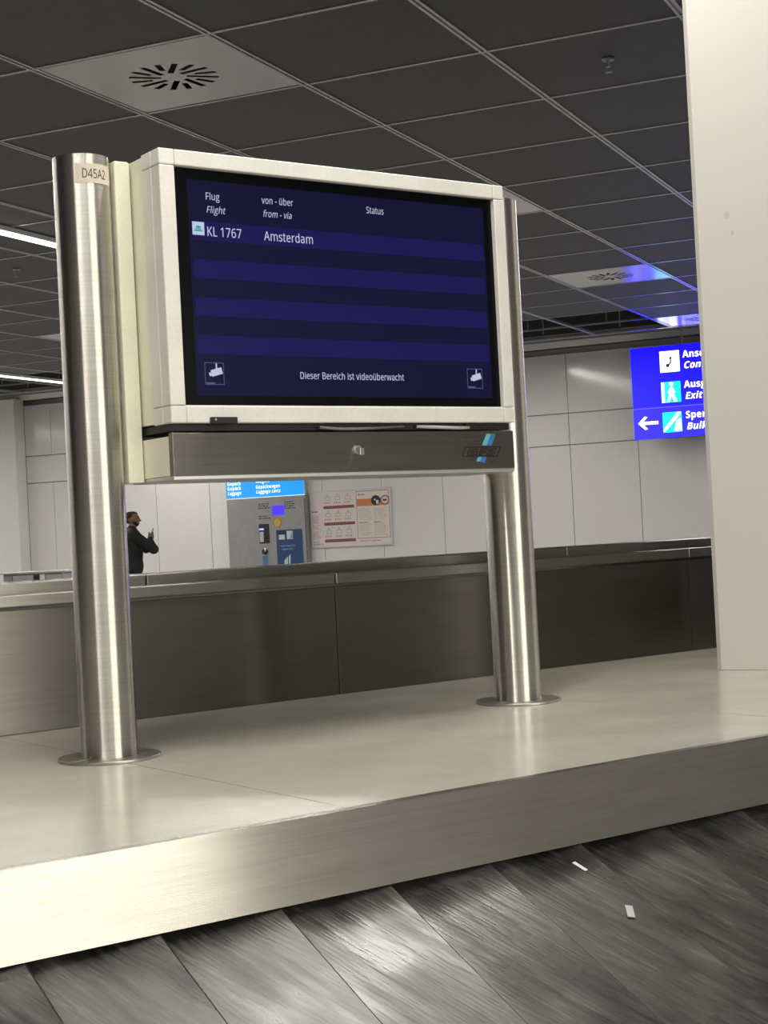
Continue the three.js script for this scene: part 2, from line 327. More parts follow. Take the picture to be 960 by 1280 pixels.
{
  const t = canvasTex(512, 160, (c, w, h) => { c.fillStyle = '#cfc4b4'; c.fillRect(0, 0, w, h); c.fillStyle = '#4a443e'; c.font = '104px sans-serif'; c.textAlign = 'center'; c.textBaseline = 'middle'; c.save(); c.translate(w * 0.47, h * 0.52); c.scale(330 / c.measureText('D45A2').width, 1); c.strokeStyle = '#4a443e'; c.lineWidth = 2; c.fillText('D45A2', 0, 0); c.strokeText('D45A2', 0, 0); c.restore(); });
  const g = new THREE.CylinderGeometry(R + 0.0008, R + 0.0008, 0.051, 32, 1, true, -0.75, 1.5);
  const m = part('number_plate', g, std({ map: t, roughness: 0.5, side: THREE.DoubleSide }), postA, [0, POST_H - 0.050, 0], [0, -TURN + 1.14, 0]);
  m.userData.label = 'small beige plate reading D45A2';
}

// ================================================================ DISPLAY
const FZ = -3.57, FX0 = 1.904, FX1 = 3.060, FY0 = EYE + 0.302, FY1 = EYE + 1.014;
{
  const d = thing('flight_display', 'white framed flight information screen showing one arrival from Amsterdam, between the steel posts', 'display', L((FX0 + FX1) / 2, FY0, FZ), TURN);
  const X = (v) => v - (FX0 + FX1) / 2, Y = (v) => v - FY0, Z = (v) => v - FZ, gX0 = 1.949, gX1 = 3.022, gY0 = EYE + 0.347, gY1 = EYE + 0.972;
  // frame: four profiles and the corner pieces, front half and rear half
  const c = 0.046, e = 0.0008;
  for (const [z0, z1, nm] of [[Z(-3.615), 0, 'frame'], [Z(-3.67), Z(-3.617), 'inner_frame'], [Z(-3.97), Z(-3.872), 'back_frame']]) {
    part(nm + '_bar', bx(X(FX0) + c + e, X(FX1) - 0.04 - e, Y(gY1), Y(FY1), z0, z1, 0.004), M.bezel, d);
    part(nm + '_bar', bx(X(FX0) + c + e, X(FX1) - 0.04 - e, Y(FY0), Y(gY0), z0, z1, 0.004), M.bezel, d);
    part(nm + '_bar', bx(X(FX0), X(gX0), Y(gY0) + e, Y(gY1) - e, z0, z1, 0.004), M.bezel, d);
    part(nm + '_bar', bx(X(gX1), X(FX1), Y(gY0) + e, Y(gY1) - e, z0, z1, 0.004), M.bezel, d);
    for (const [xa, xb] of [[X(FX0), X(FX0) + c], [X(FX1) - 0.04, X(FX1)]]) for (const [ya, yb] of [[Y(FY0), Y(gY0)], [Y(gY1), Y(FY1)]]) part(nm + '_corner', bx(xa, xb, ya, yb, z0, z1, 0.004), M.bezel, d);
  }
  part('inner_bevel', bx(X(gX0), X(gX1), Y(gY0) - 0.004, Y(gY0) + 0.002, Z(-3.588), Z(-3.576)), M.bezel, d);
  part('cabinet', bx(X(FX0) + 0.004, X(FX1) - 0.004, Y(FY0) + 0.004, Y(FY1) - 0.004, Z(-3.870), Z(-3.672), 0.003), M.cream, d);
  part('back_glass', bx(X(gX0), X(gX1), Y(gY0), Y(gY1), Z(-3.955), Z(-3.945)), M.blackMatt, d);
  part('bottom_tray', bx(X(FX0) + 0.006, X(FX1) - 0.006, Y(FY0) - 0.020, Y(FY0) - 0.0005, Z(-3.95), Z(-3.592), 0.002), M.blackMatt, d);
  // screen
  const px = 1150, W = Math.round((gX1 - gX0) * px), Hh = Math.round((gY1 - gY0) * px);
  const tex = canvasTex(W, Hh, (k) => {
    const u = (x) => (x - gX0) * px, v = (y) => (gY1 - EYE - y) * px;
    k.fillStyle = '#040406'; k.fillRect(0, 0, W, Hh);
    k.fillStyle = '#15163c'; k.fillRect(u(1.991), v(0.944), (2.992 - 1.991) * px, (0.944 - 0.374) * px);
    k.fillStyle = '#221a5e'; for (let i = 0; i < 4; i++) k.fillRect(u(2.0), v(0.835 - i * 0.1005), (2.986 - 2.0) * px, 0.050 * px);
    k.fillStyle = '#dfe4ff'; k.textBaseline = 'alphabetic';
    const t = (s, x, y, size, style, width) => { k.font = `${style} ${size}px sans-serif`; k.fillText(s, u(x), v(y), width ? width * px : undefined); };
    t('Flug', 2.044, 0.894, 30, '', 0.044); t('Flight', 2.044, 0.859, 29, 'italic', 0.058);
    t('von - über', 2.218, 0.897, 30, '', 0.101); t('from - via', 2.219, 0.862, 29, 'italic', 0.093);
    t('Status', 2.563, 0.897, 30, '', 0.062);
    t('KL 1767', 2.043, 0.797, 40, '', 0.108); t('Amsterdam', 2.220, 0.797, 40, '', 0.160);
    t('Dieser Bereich ist videoüberwacht', 2.312, 0.423, 31, '', 0.355);
    k.fillStyle = '#d5ecff'; k.fillRect(u(2.001), v(0.833), 0.036 * px, 0.035 * px);
    k.fillStyle = '#4aa3cf'; k.fillRect(u(2.010), v(0.8155), 0.018 * px, 3); for (const [ax, r] of [[2.014, 3], [2.019, 4], [2.024, 3]]) { k.beginPath(); k.arc(u(ax), v(0.8195), r, 0, 7); k.fill(); } k.fillRect(u(2.007), v(0.8115), 0.024 * px, 4);
    for (const x of [2.018, 2.900]) {
      k.strokeStyle = '#6d73a8'; k.lineWidth = 2; k.strokeRect(u(x), v(0.461), 0.056 * px, 0.057 * px); k.fillStyle = '#6d73a8'; k.fillRect(u(x) + 3, v(0.409), 0.026 * px, 4);
      k.fillStyle = '#d8e2ff'; k.save(); k.translate(u(x + 0.035), v(0.437)); k.fillRect(-3, -0.023 * px, 5, 0.02 * px); k.rotate(-0.26); k.fillRect(-0.017 * px, -0.009 * px, 0.034 * px, 0.018 * px); k.fillRect(-0.024 * px, -0.004 * px, 0.007 * px, 0.010 * px); k.restore();
    }
  });
  const sg = new THREE.BoxGeometry(gX1 - gX0, gY1 - gY0, 0.006);
  const face = new THREE.PlaneGeometry(gX1 - gX0 - 0.002, gY1 - gY0 - 0.002);
  const hold = part('screen', sg, std({ color: lin(0.008, 0.008, 0.009), roughness: 0.3 }), d, [X((gX0 + gX1) / 2), Y((gY0 + gY1) / 2), Z(-3.590)]);
  part('screen_picture', face, phys({ color: lin(0.002, 0.002, 0.003), roughness: 0.16, specularIntensity: 0.35, emissive: lin(1, 1, 1), emissiveMap: tex, emissiveIntensity: 0.72 }), hold, [0, 0, 0.0034]);
  const ir = part('sensor_box', bx(X(2.016), X(2.094), Y(FY0) - 0.003, Y(FY0) + 0.015, 0, 0.012, 0.002), M.blackMatt, d);
  part('lens', cyl(0.003, 0.003, 0.002, 12), M.chrome, ir, [X(2.027), Y(FY0) + 0.008, 0.0125], [Math.PI / 2, 0, 0]);
  part('cable', tube([[X(2.36), Y(FY0) - 0.012, Z(-3.575)], [X(2.42), Y(FY0) - 0.017, Z(-3.572)], [X(2.52), Y(FY0) - 0.016, Z(-3.576)], [X(2.66), Y(FY0) - 0.009, Z(-3.59)]], 0.004), M.conduit, d);
  part('cable', tube([[X(2.70), Y(FY0) - 0.010, Z(-3.585)], [X(2.76), Y(FY0) - 0.013, Z(-3.574)], [X(2.86), Y(FY0) - 0.015, Z(-3.58)], [X(2.95), Y(FY0) - 0.010, Z(-3.60)]], 0.005), std({ color: lin(0.5, 0.5, 0.5), roughness: 0.5 }), d);
  for (const x of [2.88]) part('bracket', bx(X(x), X(x) + 0.05, Y(FY0) - 0.022, Y(FY0) - 0.001, Z(-3.70), Z(-3.582), 0.002), M.blackMatt, d);
}
for (const [x, l] of [[1.8565, 'tall cream strip between the number plate post and the flight display'], [3.0635, 'tall cream strip between the plain steel post and the flight display']]) {
  const t = thing('mounting_strip', l, 'strip', L(x, EYE + 0.157, -3.73), TURN, 'mounting strips of the flight display');
  part('profile', bx(0, 0.0445, 0, 0.851, -0.07, 0, 0.003), M.cream, t); part('seam_edge', bx(0.004, 0.0405, 0.851, 0.853, -0.066, -0.004), M.cream, t);
}
// crossbar under the display
{
  const y0 = EYE + 0.165, y1 = EYE + 0.277, x0 = 1.904, x1 = 3.050;
  const b = thing('steel_crossbar', 'dark brushed steel crossbar box with a keyed lock and maker emblem, under the flight display', 'crossbar', L((x0 + x1) / 2, y0, FZ), TURN);
  const X = (v) => v - (x0 + x1) / 2, Z = (v) => v - FZ, h = y1 - y0;
  part('front_cover', bx(X(x0), X(x1), 0.001, h, -0.022, 0, 0.0015), M.steelBar, b);
  part('housing', bx(X(x0) + 0.004, X(x1) - 0.004, 0.002, h - 0.010, -0.225, -0.022), M.steelBar, b);
  part('back_cover', bx(X(x0), X(x1), 0.001, h, -0.24, -0.225, 0.0015), M.steelBar, b);
  part('base_lip', bx(X(x0), X(x1), -0.010, 0.001, -0.238, -0.002, 0.002), M.alu, b);
  for (const [a, s] of [[X(x0) + 0.0005, 1], [X(x1) - 0.0005, -1]]) part('end_cap', bx(Math.min(a, a + s * 0.006), Math.max(a, a + s * 0.006), 0.002, h - 0.008, -0.222, -0.026, 0.001), M.cream, b);
  const lk = part('lock', cyl(0.011, 0.012, 0.012, 32), M.chrome, b, [X(2.476), 0.062, 0.006], [Math.PI / 2, 0, 0]);
  part('key_tab', bx(-0.0025, 0.012, 0.004, 0.016, -0.004, 0.016, 0.001), M.chrome, lk);
  const tex = canvasTex(512, 384, (k, w, hh) => {
    k.clearRect(0, 0, w, hh);
    k.fillStyle = '#5fb9c4'; k.beginPath(); k.moveTo(325, 20); k.lineTo(385, 20); k.lineTo(320, 150); k.lineTo(260, 150); k.fill();
    k.fillStyle = '#2f78bd'; k.beginPath(); k.moveTo(385, 20); k.lineTo(450, 20); k.lineTo(385, 150); k.lineTo(320, 150); k.fill();
    k.fillStyle = '#5fb9c4'; k.beginPath(); k.moveTo(215, 265); k.lineTo(255, 265); k.lineTo(225, 330); k.lineTo(175, 330); k.fill();
    k.fillStyle = '#2f78bd'; k.beginPath(); k.moveTo(255, 265); k.lineTo(320, 280); k.lineTo(280, 355); k.lineTo(225, 330); k.fill();
    k.save(); k.transform(1, 0, -0.45, 1, 100, 0); k.strokeStyle = '#1d100e'; k.lineWidth = 13; k.strokeRect(22, 168, 455, 104);
    k.save(); k.translate(250, 260); k.scale(2.0, 1); k.font = 'bold 104px sans-serif'; k.strokeStyle = '#2a1412'; k.lineWidth = 8; k.textAlign = 'center'; k.strokeText('GFS', 0, 0); k.restore(); k.restore();
    k.fillStyle = '#3b2a26'; k.font = '26px sans-serif'; k.textAlign = 'left'; k.fillText('Gesellschaft für', 20, 62, 230); k.fillText('Systeme', 150, 108, 90); k.fillText('mbH', 345, 350, 70);
  });
  const em = part('maker_emblem', new THREE.PlaneGeometry(0.150, 0.1), std({ map: tex, transparent: true, roughness: 0.5 }), b, [X(2.925), 0.058, 0.0008]);
  em.userData.label = 'blue striped emblem with the letters GFS';
}

// ================================================================ COLUMN
{
  const x0 = -1.231, x1 = -0.33, z1 = -5.557, z0 = -6.42, ch = 0.017;
  const t = canvasTex(1024, 1024, (c, w, h) => { c.fillStyle = '#f6f5f3'; c.fillRect(0, 0, w, h); const r = rngOf(77); for (let i = 0; i < 5000; i++) { const v = 236 + Math.floor(r() * 18); c.fillStyle = `rgba(${v},${v},${v - 3},0.25)`; c.fillRect(r() * w, r() * h, 2 + r() * 5, 2 + r() * 5); } });
  t.wrapS = t.wrapT = THREE.RepeatWrapping;
  const s = [[x0, z0], [x1, z0], [x1, z1], [x0 + ch, z1], [x0, z1 - ch]].map(([x, z]) => [x - x0, -(z - z1)]);
  const g = new THREE.ExtrudeGeometry(new THREE.Shape(s.map((p) => new THREE.Vector2(...p))), { depth: TOP - H - 0.002, bevelEnabled: false }); g.rotateX(-Math.PI / 2);
  const c = thing('white_column', 'tall plain white column with chamfered corner rising from the platform', 'column', [x0, H + 0.001, z1]);
  part('shaft', metreUV(g), std({ color: lin(0.66, 0.65, 0.625), map: t, roughness: 0.5 }), c);
  const sm = std({ color: lin(0.50, 0.49, 0.47), roughness: 0.6 });
  for (const [x, y, r] of [[0.122, 1.61, 0.010], [0.138, 1.545, 0.007]]) { const d = new THREE.CircleGeometry(r, 12); d.scale(1, 1.3, 1); part('paint_chip', d, sm, c, [x, y, 0.0006]); }
}

// ================================================================ HANGING SIGN
{
  const w = 4.2, h = 1.5, x0 = -6.733, y0 = 2.559, zf = -25.2;
  const s = thing('hanging_sign', 'glowing blue hanging sign with arrow, pictograms and white bilingual text, beside the white column', 'sign', [x0, y0, zf]);
  part('case', bx(0, w, 0, h, -0.16, -0.004, 0.006), std({ color: lin(0.04, 0.04, 0.25), roughness: 0.4 }), s);
  const px = 400, tex = canvasTex(w * px, h * px, (k, W, Hh) => {
    const u = (x) => (x - x0) * px, v = (y) => (y0 + h - y) * px;
    k.fillStyle = '#0c04ff'; k.fillRect(0, 0, W, Hh); k.fillStyle = '#1e16ff'; k.fillRect(0, v(3.06), W, Hh - v(3.06)); k.fillStyle = '#5a50ff'; k.fillRect(0, v(3.065), W, 4);
    k.fillStyle = '#ffffff'; k.fillRect(u(-6.248), v(3.970), 0.325 * px, 0.345 * px);
    // note-shaped transfer symbol
    k.strokeStyle = '#15151c'; k.lineWidth = 9; k.beginPath(); k.moveTo(u(-6.07), v(3.85)); k.lineTo(u(-6.07), v(3.78)); k.lineTo(u(-6.11), v(3.74)); k.stroke(); k.fillStyle = '#15151c'; k.beginPath(); k.arc(u(-6.12), v(3.735), 12, 0, 7); k.fill(); k.beginPath(); k.moveTo(u(-6.10), v(3.84)); k.lineTo(u(-6.07), v(3.885)); k.lineTo(u(-6.04), v(3.84)); k.fill();
    k.fillStyle = '#00f0ff'; k.fillRect(u(-6.248), v(3.465), 0.318 * px, 0.335 * px); k.fillRect(u(-6.248), v(2.970), 0.312 * px, 0.325 * px);
    k.fillStyle = '#d8ffff'; k.fillRect(u(-6.245), v(3.465), 0.05 * px, 0.335 * px);
    k.fillStyle = '#ffffff'; k.beginPath(); k.arc(u(-6.08), v(3.43), 13, 0, 7); k.fill(); k.beginPath(); k.moveTo(u(-6.08), v(3.41)); k.lineTo(u(-6.015), v(3.29)); k.lineTo(u(-6.045), v(3.27)); k.lineTo(u(-5.99), v(3.14)); k.lineTo(u(-6.04), v(3.14)); k.lineTo(u(-6.08), v(3.24)); k.lineTo(u(-6.12), v(3.14)); k.lineTo(u(-6.165), v(3.14)); k.lineTo(u(-6.115), v(3.27)); k.lineTo(u(-6.145), v(3.29)); k.fill();
    k.beginPath(); k.moveTo(u(-6.24), v(2.655)); k.lineTo(u(-6.22), v(2.655)); k.lineTo(u(-5.95), v(2.93)); k.lineTo(u(-5.95), v(2.965)); k.lineTo(u(-6.0), v(2.965)); k.lineTo(u(-6.24), v(2.70)); k.fill(); k.beginPath(); k.moveTo(u(-6.07), v(2.66)); k.lineTo(u(-5.94), v(2.66)); k.lineTo(u(-5.95), v(2.87)); k.lineTo(u(-6.02), v(2.83)); k.fill();
    // arrow
    k.fillRect(u(-6.60), v(2.845), 0.275 * px, 0.052 * px); k.beginPath(); k.moveTo(u(-6.662), v(2.82)); k.lineTo(u(-6.55), v(2.93)); k.lineTo(u(-6.50), v(2.92)); k.lineTo(u(-6.595), v(2.82)); k.lineTo(u(-6.50), v(2.72)); k.lineTo(u(-6.55), v(2.71)); k.fill();
    const t = (a, y, st) => { k.font = `${st} bold ${0.155 * px}px sans-serif`; k.fillText(a, u(-5.87), v(y)); };
    t('Anschlussflüge', 3.842, ''); t('Connecting flights', 3.665, 'italic'); t('Ausgang', 3.350, ''); t('Exit', 3.165, 'italic'); t('Sperrgepäck', 2.855, ''); t('Bulky baggage', 2.670, 'italic');
  });
  part('lit_face', new THREE.PlaneGeometry(w, h), std({ color: lin(0.02, 0.02, 0.1), roughness: 0.4, emissive: lin(1, 1, 1), emissiveMap: tex, emissiveIntensity: 2.4 }), s, [w / 2, h / 2, 0]);
  for (const x of [0.85, w - 0.85]) part('rod', cyl(0.016, 0.016, 5.6 - y0 - h, 10), M.alu, s, [x, h + (5.6 - y0 - h) / 2, -0.08]);
}

// ================================================================ TICKET MACHINE, NOTICE BOARD, FAR BARRIER
{
  const f = 25.74 / 25.4, x0 = -14.62 * f, x1 = -12.965 * f, zf = -25.74, d = 0.135;
  const k = thing('trolley_machine', 'grey baggage trolley machine with small blue screen against the back wall', 'machine', [(x0 + x1) / 2, 0.001, zf]);
  const X = (v) => v * f - (x0 + x1) / 2;
  part('body', bx(X(-14.62), X(-12.965), 0, 2.005, -d, 0, 0.008), M.machine, k);
  const door = part('door', bx(X(-14.03), X(-12.985), 0.15, 1.955, 0.002, 0.028, 0.006), M.machine, k);
  const z = 0.0285;
  part('screen', bx(X(-13.655), X(-13.40), 1.665, 1.845, z - 0.004, z + 0.004, 0.003), std({ color: lin(0.05, 0.05, 0.3), emissive: lin(0.05, 0.02, 1.0), emissiveIntensity: 1.1 }), k);
  const coin = part('round_sticker', new THREE.CylinderGeometry(0.1, 0.1, 0.004, 32), std({ color: lin(0.48, 0.38, 0.10), roughness: 0.5 }), door, [X(-13.56), 1.528, z + 0.002], [Math.PI / 2, 0, 0]);
  const ring = part('sticker_rim', new THREE.TorusGeometry(0.085, 0.006, 8, 32), std({ color: lin(0.28, 0.2, 0.05), roughness: 0.5 }), door, [X(-13.56), 1.528, z + 0.004]);
  const slot = part('card_reader', bx(X(-13.945), X(-13.735), 1.155, 1.515, z - 0.004, z + 0.012, 0.006), M.blackMatt, k);
  part('reader_light', bx(X(-13.935), X(-13.84), 1.40, 1.435, z + 0.012, z + 0.015), std({ color: lin(0.3, 0.3, 0.6), emissive: lin(0.5, 0.45, 1), emissiveIntensity: 1.0 }), slot);
  part('reader_panel', bx(X(-13.93), X(-13.85), 1.18, 1.37, z + 0.012, z + 0.016), M.alu, slot);
  part('coin_knob', cyl(0.05, 0.06, 0.04, 24), M.blackMatt, k, [X(-13.84), 1.0, z + 0.02], [Math.PI / 2, 0, 0]);
  part('knob_lever', bx(X(-13.83), X(-13.79), 1.0, 1.06, z + 0.03, z + 0.06, 0.01), M.chrome, k);
  part('small_notice', bx(X(-13.90), X(-13.79), 0.72, 0.92, z - 0.002, z + 0.003), std({ color: lin(0.08, 0.17, 0.36), roughness: 0.5 }), k);
  const poster = canvasTex(360, 760, (c, w, h) => {
    c.fillStyle = '#1d4775'; c.fillRect(0, 0, w, h); c.fillStyle = '#0c2238'; c.fillRect(20, 15, 120, 45);
    c.fillStyle = '#c9ccce'; c.fillRect(35, 60, 80, 60); c.fillRect(145, 18, 82, 100); c.fillStyle = '#6f97ad'; c.beginPath(); c.moveTo(220, 20); c.lineTo(185, 110); c.lineTo(225, 110); c.fill();
    c.fillStyle = '#a9bccb'; c.font = '26px sans-serif'; c.fillText('Gepäckwagen hier', 45, 205, 250); c.fillText('Luggage carts', 60, 245, 180);
    c.fillStyle = '#c4d3de'; for (const [x, y, hh] of [[88, 370, 90], [115, 345, 120], [150, 320, 150]]) { c.beginPath(); c.moveTo(x, y + hh); c.lineTo(x + 12, y); c.lineTo(x + 34, y - 20); c.lineTo(x + 24, y + hh); c.fill(); }
  });
  part('poster', new THREE.BoxGeometry(0.55, 1.16, 0.004), [M.white, M.white, M.white, M.white, std({ map: poster, roughness: 0.5 }), M.white], door, [X(-13.32), 0.81, z + 0.002]);
  const printed = canvasTex(512, 256, (c, w, h) => { c.clearRect(0, 0, w, h); c.fillStyle = '#2b2b2e'; const r = rngOf(5); for (const [x, y, n] of [[20, 20, 3], [20, 160, 2], [330, 12, 4]]) for (let i = 0; i < n; i++) for (let q = 0, a = x; q < 4; q++) { const l = 12 + r() * 26; c.fillRect(a, y + i * 24, l, 11); a += l + 7; } });
  part('printed_notes', new THREE.PlaneGeometry(0.92, 0.42), std({ map: printed, transparent: true, roughness: 0.5 }), door, [X(-13.52), 1.72, z + 0.0006]);
  // light box on top
  const lb = thing('light_box_sign', 'bright blue light box sign with white text on top of the trolley machine', 'sign', [(x0 + x1) / 2, 2.010, zf]);
  part('case', bx(X(-14.63), X(-12.975), 0, 0.58, -d, -0.003, 0.006), M.alu, lb);
  const t = canvasTex(830, 290, (c, w, h) => {
    c.fillStyle = '#008cff'; c.fillRect(0, 0, w, h); c.fillStyle = '#067bd8'; c.fillRect(252, 0, 4, h); c.fillStyle = '#dff3ff'; c.fillRect(0, h - 6, w, 6);
    c.fillStyle = '#ffffff'; c.font = 'bold 46px sans-serif'; c.fillText('Gepäck', 14, 160, 150); c.fillText('Gepäck', 14, 205, 150); c.font = 'italic bold 46px sans-serif'; c.fillText('Luggage', 14, 250, 150);
    c.font = 'bold 46px sans-serif'; c.fillText('Wagen', 320, 150, 170); c.fillText('Gepäckwagen', 320, 205, 260); c.font = 'italic bold 46px sans-serif'; c.fillText('Luggage carts', 320, 250, 260);
  });
  part('lit_face', new THREE.PlaneGeometry(1.655, 0.575), std({ color: lin(0.05, 0.1, 0.2), emissive: lin(1, 1, 1), emissiveMap: t, emissiveIntensity: 1.25 }), lb, [-0.01, 0.29, 0]);
}
{
  const x0 = -13.12, x1 = -11.466, y0 = 1.014, y1 = 2.064, W = x1 - x0, Hh = y1 - y0, px = 420;
  const b = thing('notice_board', 'aluminium framed notice board with printed instructions, beside the trolley machine', 'notice board', [(x0 + x1) / 2, y0, WALL_Z + 0.001]);
  const t = canvasTex(Math.round(W * px), Math.round(Hh * px), (c, w, h) => {
    const u = (x) => (x - x0) * px, v = (y) => (y1 - y) * px, r = rngOf(9);
    c.fillStyle = '#d9d2d0'; c.fillRect(0, 0, w, h);
    const lines = (xa, xb, ya, yb, st, col, lw) => { c.fillStyle = col; for (let y = ya; y > yb; y -= st) { let x = xa; while (x < xb - 0.05) { const l = 0.02 + r() * 0.07; c.fillRect(u(x), v(y), Math.min(l, xb - x) * px, lw); x += l + 0.012; } } };
    lines(-13.10, -12.93, 1.70, 1.66, 0.05, '#6b5f66', 9); for (const y of [1.62, 1.54, 1.44, 1.32, 1.24, 1.13]) lines(-13.10, -12.93, y, y - 0.07, 0.022, '#a8a0ae', 4); c.fillStyle = '#8d8690'; c.fillRect(u(-13.10), v(1.07), 0.22 * px, 4);
    for (const yb of [1.79, 1.475, 1.155]) {
      c.fillStyle = '#7d3a3a'; c.fillRect(u(-12.85), v(yb), 0.64 * px, 0.055 * px); c.fillStyle = '#b06a68'; for (let i = 0; i < 9; i++) c.fillRect(u(-12.83 + i * 0.07), v(yb - 0.018), 0.045 * px, 5);
      for (let i = 0; i < 3; i++) { const cx = -12.76 + i * 0.21; c.strokeStyle = '#8e8682'; c.lineWidth = 3; c.strokeRect(u(cx - 0.05), v(yb + 0.17), 0.1 * px, 0.06 * px); c.beginPath(); c.arc(u(cx), v(yb + 0.2), 7, 0, 7); c.stroke(); c.fillStyle = '#b0605c'; for (let q = 0; q < 4; q++) c.fillRect(u(cx - 0.07 + q * 0.035), v(yb + 0.075), 6, 14); }
    }
    c.fillStyle = '#ddd6cf'; c.fillRect(u(-12.16), v(2.03), 0.68 * px, 0.88 * px); c.strokeStyle = '#a85f48'; c.lineWidth = 4; c.strokeRect(u(-12.16), v(2.03), 0.66 * px, 0.88 * px);
    c.fillStyle = '#d08055'; c.fillRect(u(-12.155), v(1.885), 0.64 * px, 0.135 * px);
    c.fillStyle = '#d9d2cc'; lines(-12.13, -11.98, 1.98, 1.94, 0.05, '#7b8a86', 9);
    c.fillStyle = '#22262c'; c.beginPath(); c.arc(u(-11.765), v(1.845), 0.095 * px, 0, 7); c.fill(); c.fillStyle = '#d5dfe4'; c.fillRect(u(-11.80), v(1.875), 14, 12); c.fillRect(u(-11.76), v(1.85), 22, 30);
    c.fillStyle = '#d8cec8'; c.beginPath(); c.arc(u(-11.578), v(1.845), 0.085 * px, 0, 7); c.fill(); c.strokeStyle = '#9d4038'; c.lineWidth = 9; c.beginPath(); c.arc(u(-11.578), v(1.845), 0.08 * px, 0, 7); c.stroke(); c.fillStyle = '#5d2d2a'; c.fillRect(u(-11.62), v(1.86), 34, 14);
    for (const xa of [-12.13, -11.82]) { lines(xa, xa + 0.27, 1.70, 1.48, 0.028, '#b5aaa2', 4); lines(xa, xa + 0.27, 1.43, 1.20, 0.028, '#b5aaa2', 4); lines(xa, xa + 0.18, 1.45, 1.44, 0.05, '#7c6f68', 6); }
    lines(-12.13, -11.7, 1.10, 1.09, 0.05, '#b0746a', 5);
  });
  part('print', new THREE.BoxGeometry(W - 0.03, Hh - 0.03, 0.012), [M.white, M.white, M.white, M.white, std({ map: t, roughness: 0.4 }), M.white], b, [0, Hh / 2, 0.012]);
  for (const y of [0.01, Hh - 0.01]) part('frame_bar', bx(-W / 2, W / 2, y - 0.012, y + 0.012, 0, 0.028, 0.003), M.alu, b);
  for (const x of [-W / 2 + 0.012, W / 2 - 0.012]) part('frame_bar', bx(x - 0.012, x + 0.012, 0.022, Hh - 0.022, 0, 0.028, 0.003), M.alu, b);
}
{ // low steel counter beyond the barrier
  const g = thing('steel_counter', 'low steel counter with a white sheet on its front, standing before the wall pier', 'counter', [-11.85, 0.001, -16]);
  part('top', bx(-0.46, 0.46, 0.975, 0.998, -0.3, 0.3, 0.004), M.alu, g);
  part('body', bx(-0.44, 0.44, 0.05, 0.975, -0.28, 0.255, 0.004), M.machine, g);
  for (const [a, c, m] of [[-0.43, -0.30, M.machine], [-0.29, 0.02, M.alu], [0.03, 0.10, M.blackMatt], [0.21, 0.43, M.alu]]) part('front_panel', bx(a, c, 0.30, 0.955, 0.255, 0.27, 0.003), m, g);
  part('white_sheet', bx(0.115, 0.185, 0.80, 0.965, 0.256, 0.26), M.white, g);
  part('plinth', bx(-0.42, 0.42, 0, 0.05, -0.25, 0.25), M.blackMatt, g);
}

// ================================================================ PERSON
function fieldMesh(prims, lo, hi, cell, k, floorY) {
  const size = Math.max(hi[0] - lo[0], hi[1] - lo[1], hi[2] - lo[2]), res = Math.ceil(size / cell), c = [0, 1, 2].map((i) => (lo[i] + hi[i]) / 2);
  const mc = new MarchingCubes(res, M.white, true, false, 400000); mc.isolation = 0; const s = size / 2 * 1.02, half = mc.size / 2;
  const d = (p, x, y, z) => { const [ax, ay, az] = p.a, [bx_, by, bz] = p.b; const ux = bx_ - ax, uy = by - ay, uz = bz - az, l2 = ux * ux + uy * uy + uz * uz; let t = l2 ? ((x - ax) * ux + (y - ay) * uy + (z - az) * uz) / l2 : 0; t = Math.max(0, Math.min(1, t)); const qx = (x - ax - ux * t) * (p.sx ?? 1), qy = y - ay - uy * t, qz = (z - az - uz * t) * (p.sz ?? 1); return Math.hypot(qx, qy, qz) - (p.r0 + (p.r1 - p.r0) * t); };
  for (let iz = 0; iz < mc.size; iz++) for (let iy = 0; iy < mc.size; iy++) for (let ix = 0; ix < mc.size; ix++) {
    const x = c[0] + (ix - half) / half * s, y = c[1] + (iy - half) / half * s, z = c[2] + (iz - half) / half * s; let v = 9;
    for (const p of prims) { const q = d(p, x, y, z), h = Math.max(0, Math.min(1, 0.5 + 0.5 * (v - q) / k)); v = v * (1 - h) + q * h - k * h * (1 - h); }
    mc.field[ix + iy * mc.size + iz * mc.size2] = -v;
  }
  mc.update();
  const n = mc.count, pos = new Float32Array(n * 3), nor = new Float32Array(n * 3), col = new Float32Array(n * 3);
  for (let i = 0; i < n; i++) {
    const x = c[0] + mc.positionArray[i * 3] * s, y = c[1] + mc.positionArray[i * 3 + 1] * s, z = c[2] + mc.positionArray[i * 3 + 2] * s;
    pos.set([x, y, z], i * 3); nor.set([mc.normalArray[i * 3], mc.normalArray[i * 3 + 1], mc.normalArray[i * 3 + 2]], i * 3);
    let best = 9, bc = prims[0].c; for (const p of prims) { const q = d(p, x, y, z); if (q < best) { best = q; bc = p.c; } } col.set(bc, i * 3);
  }
  const g = new THREE.BufferGeometry(); g.setAttribute('position', new THREE.BufferAttribute(pos, 3)); g.setAttribute('normal', new THREE.BufferAttribute(nor, 3)); g.setAttribute('color', new THREE.BufferAttribute(col, 3));
  return g;
}
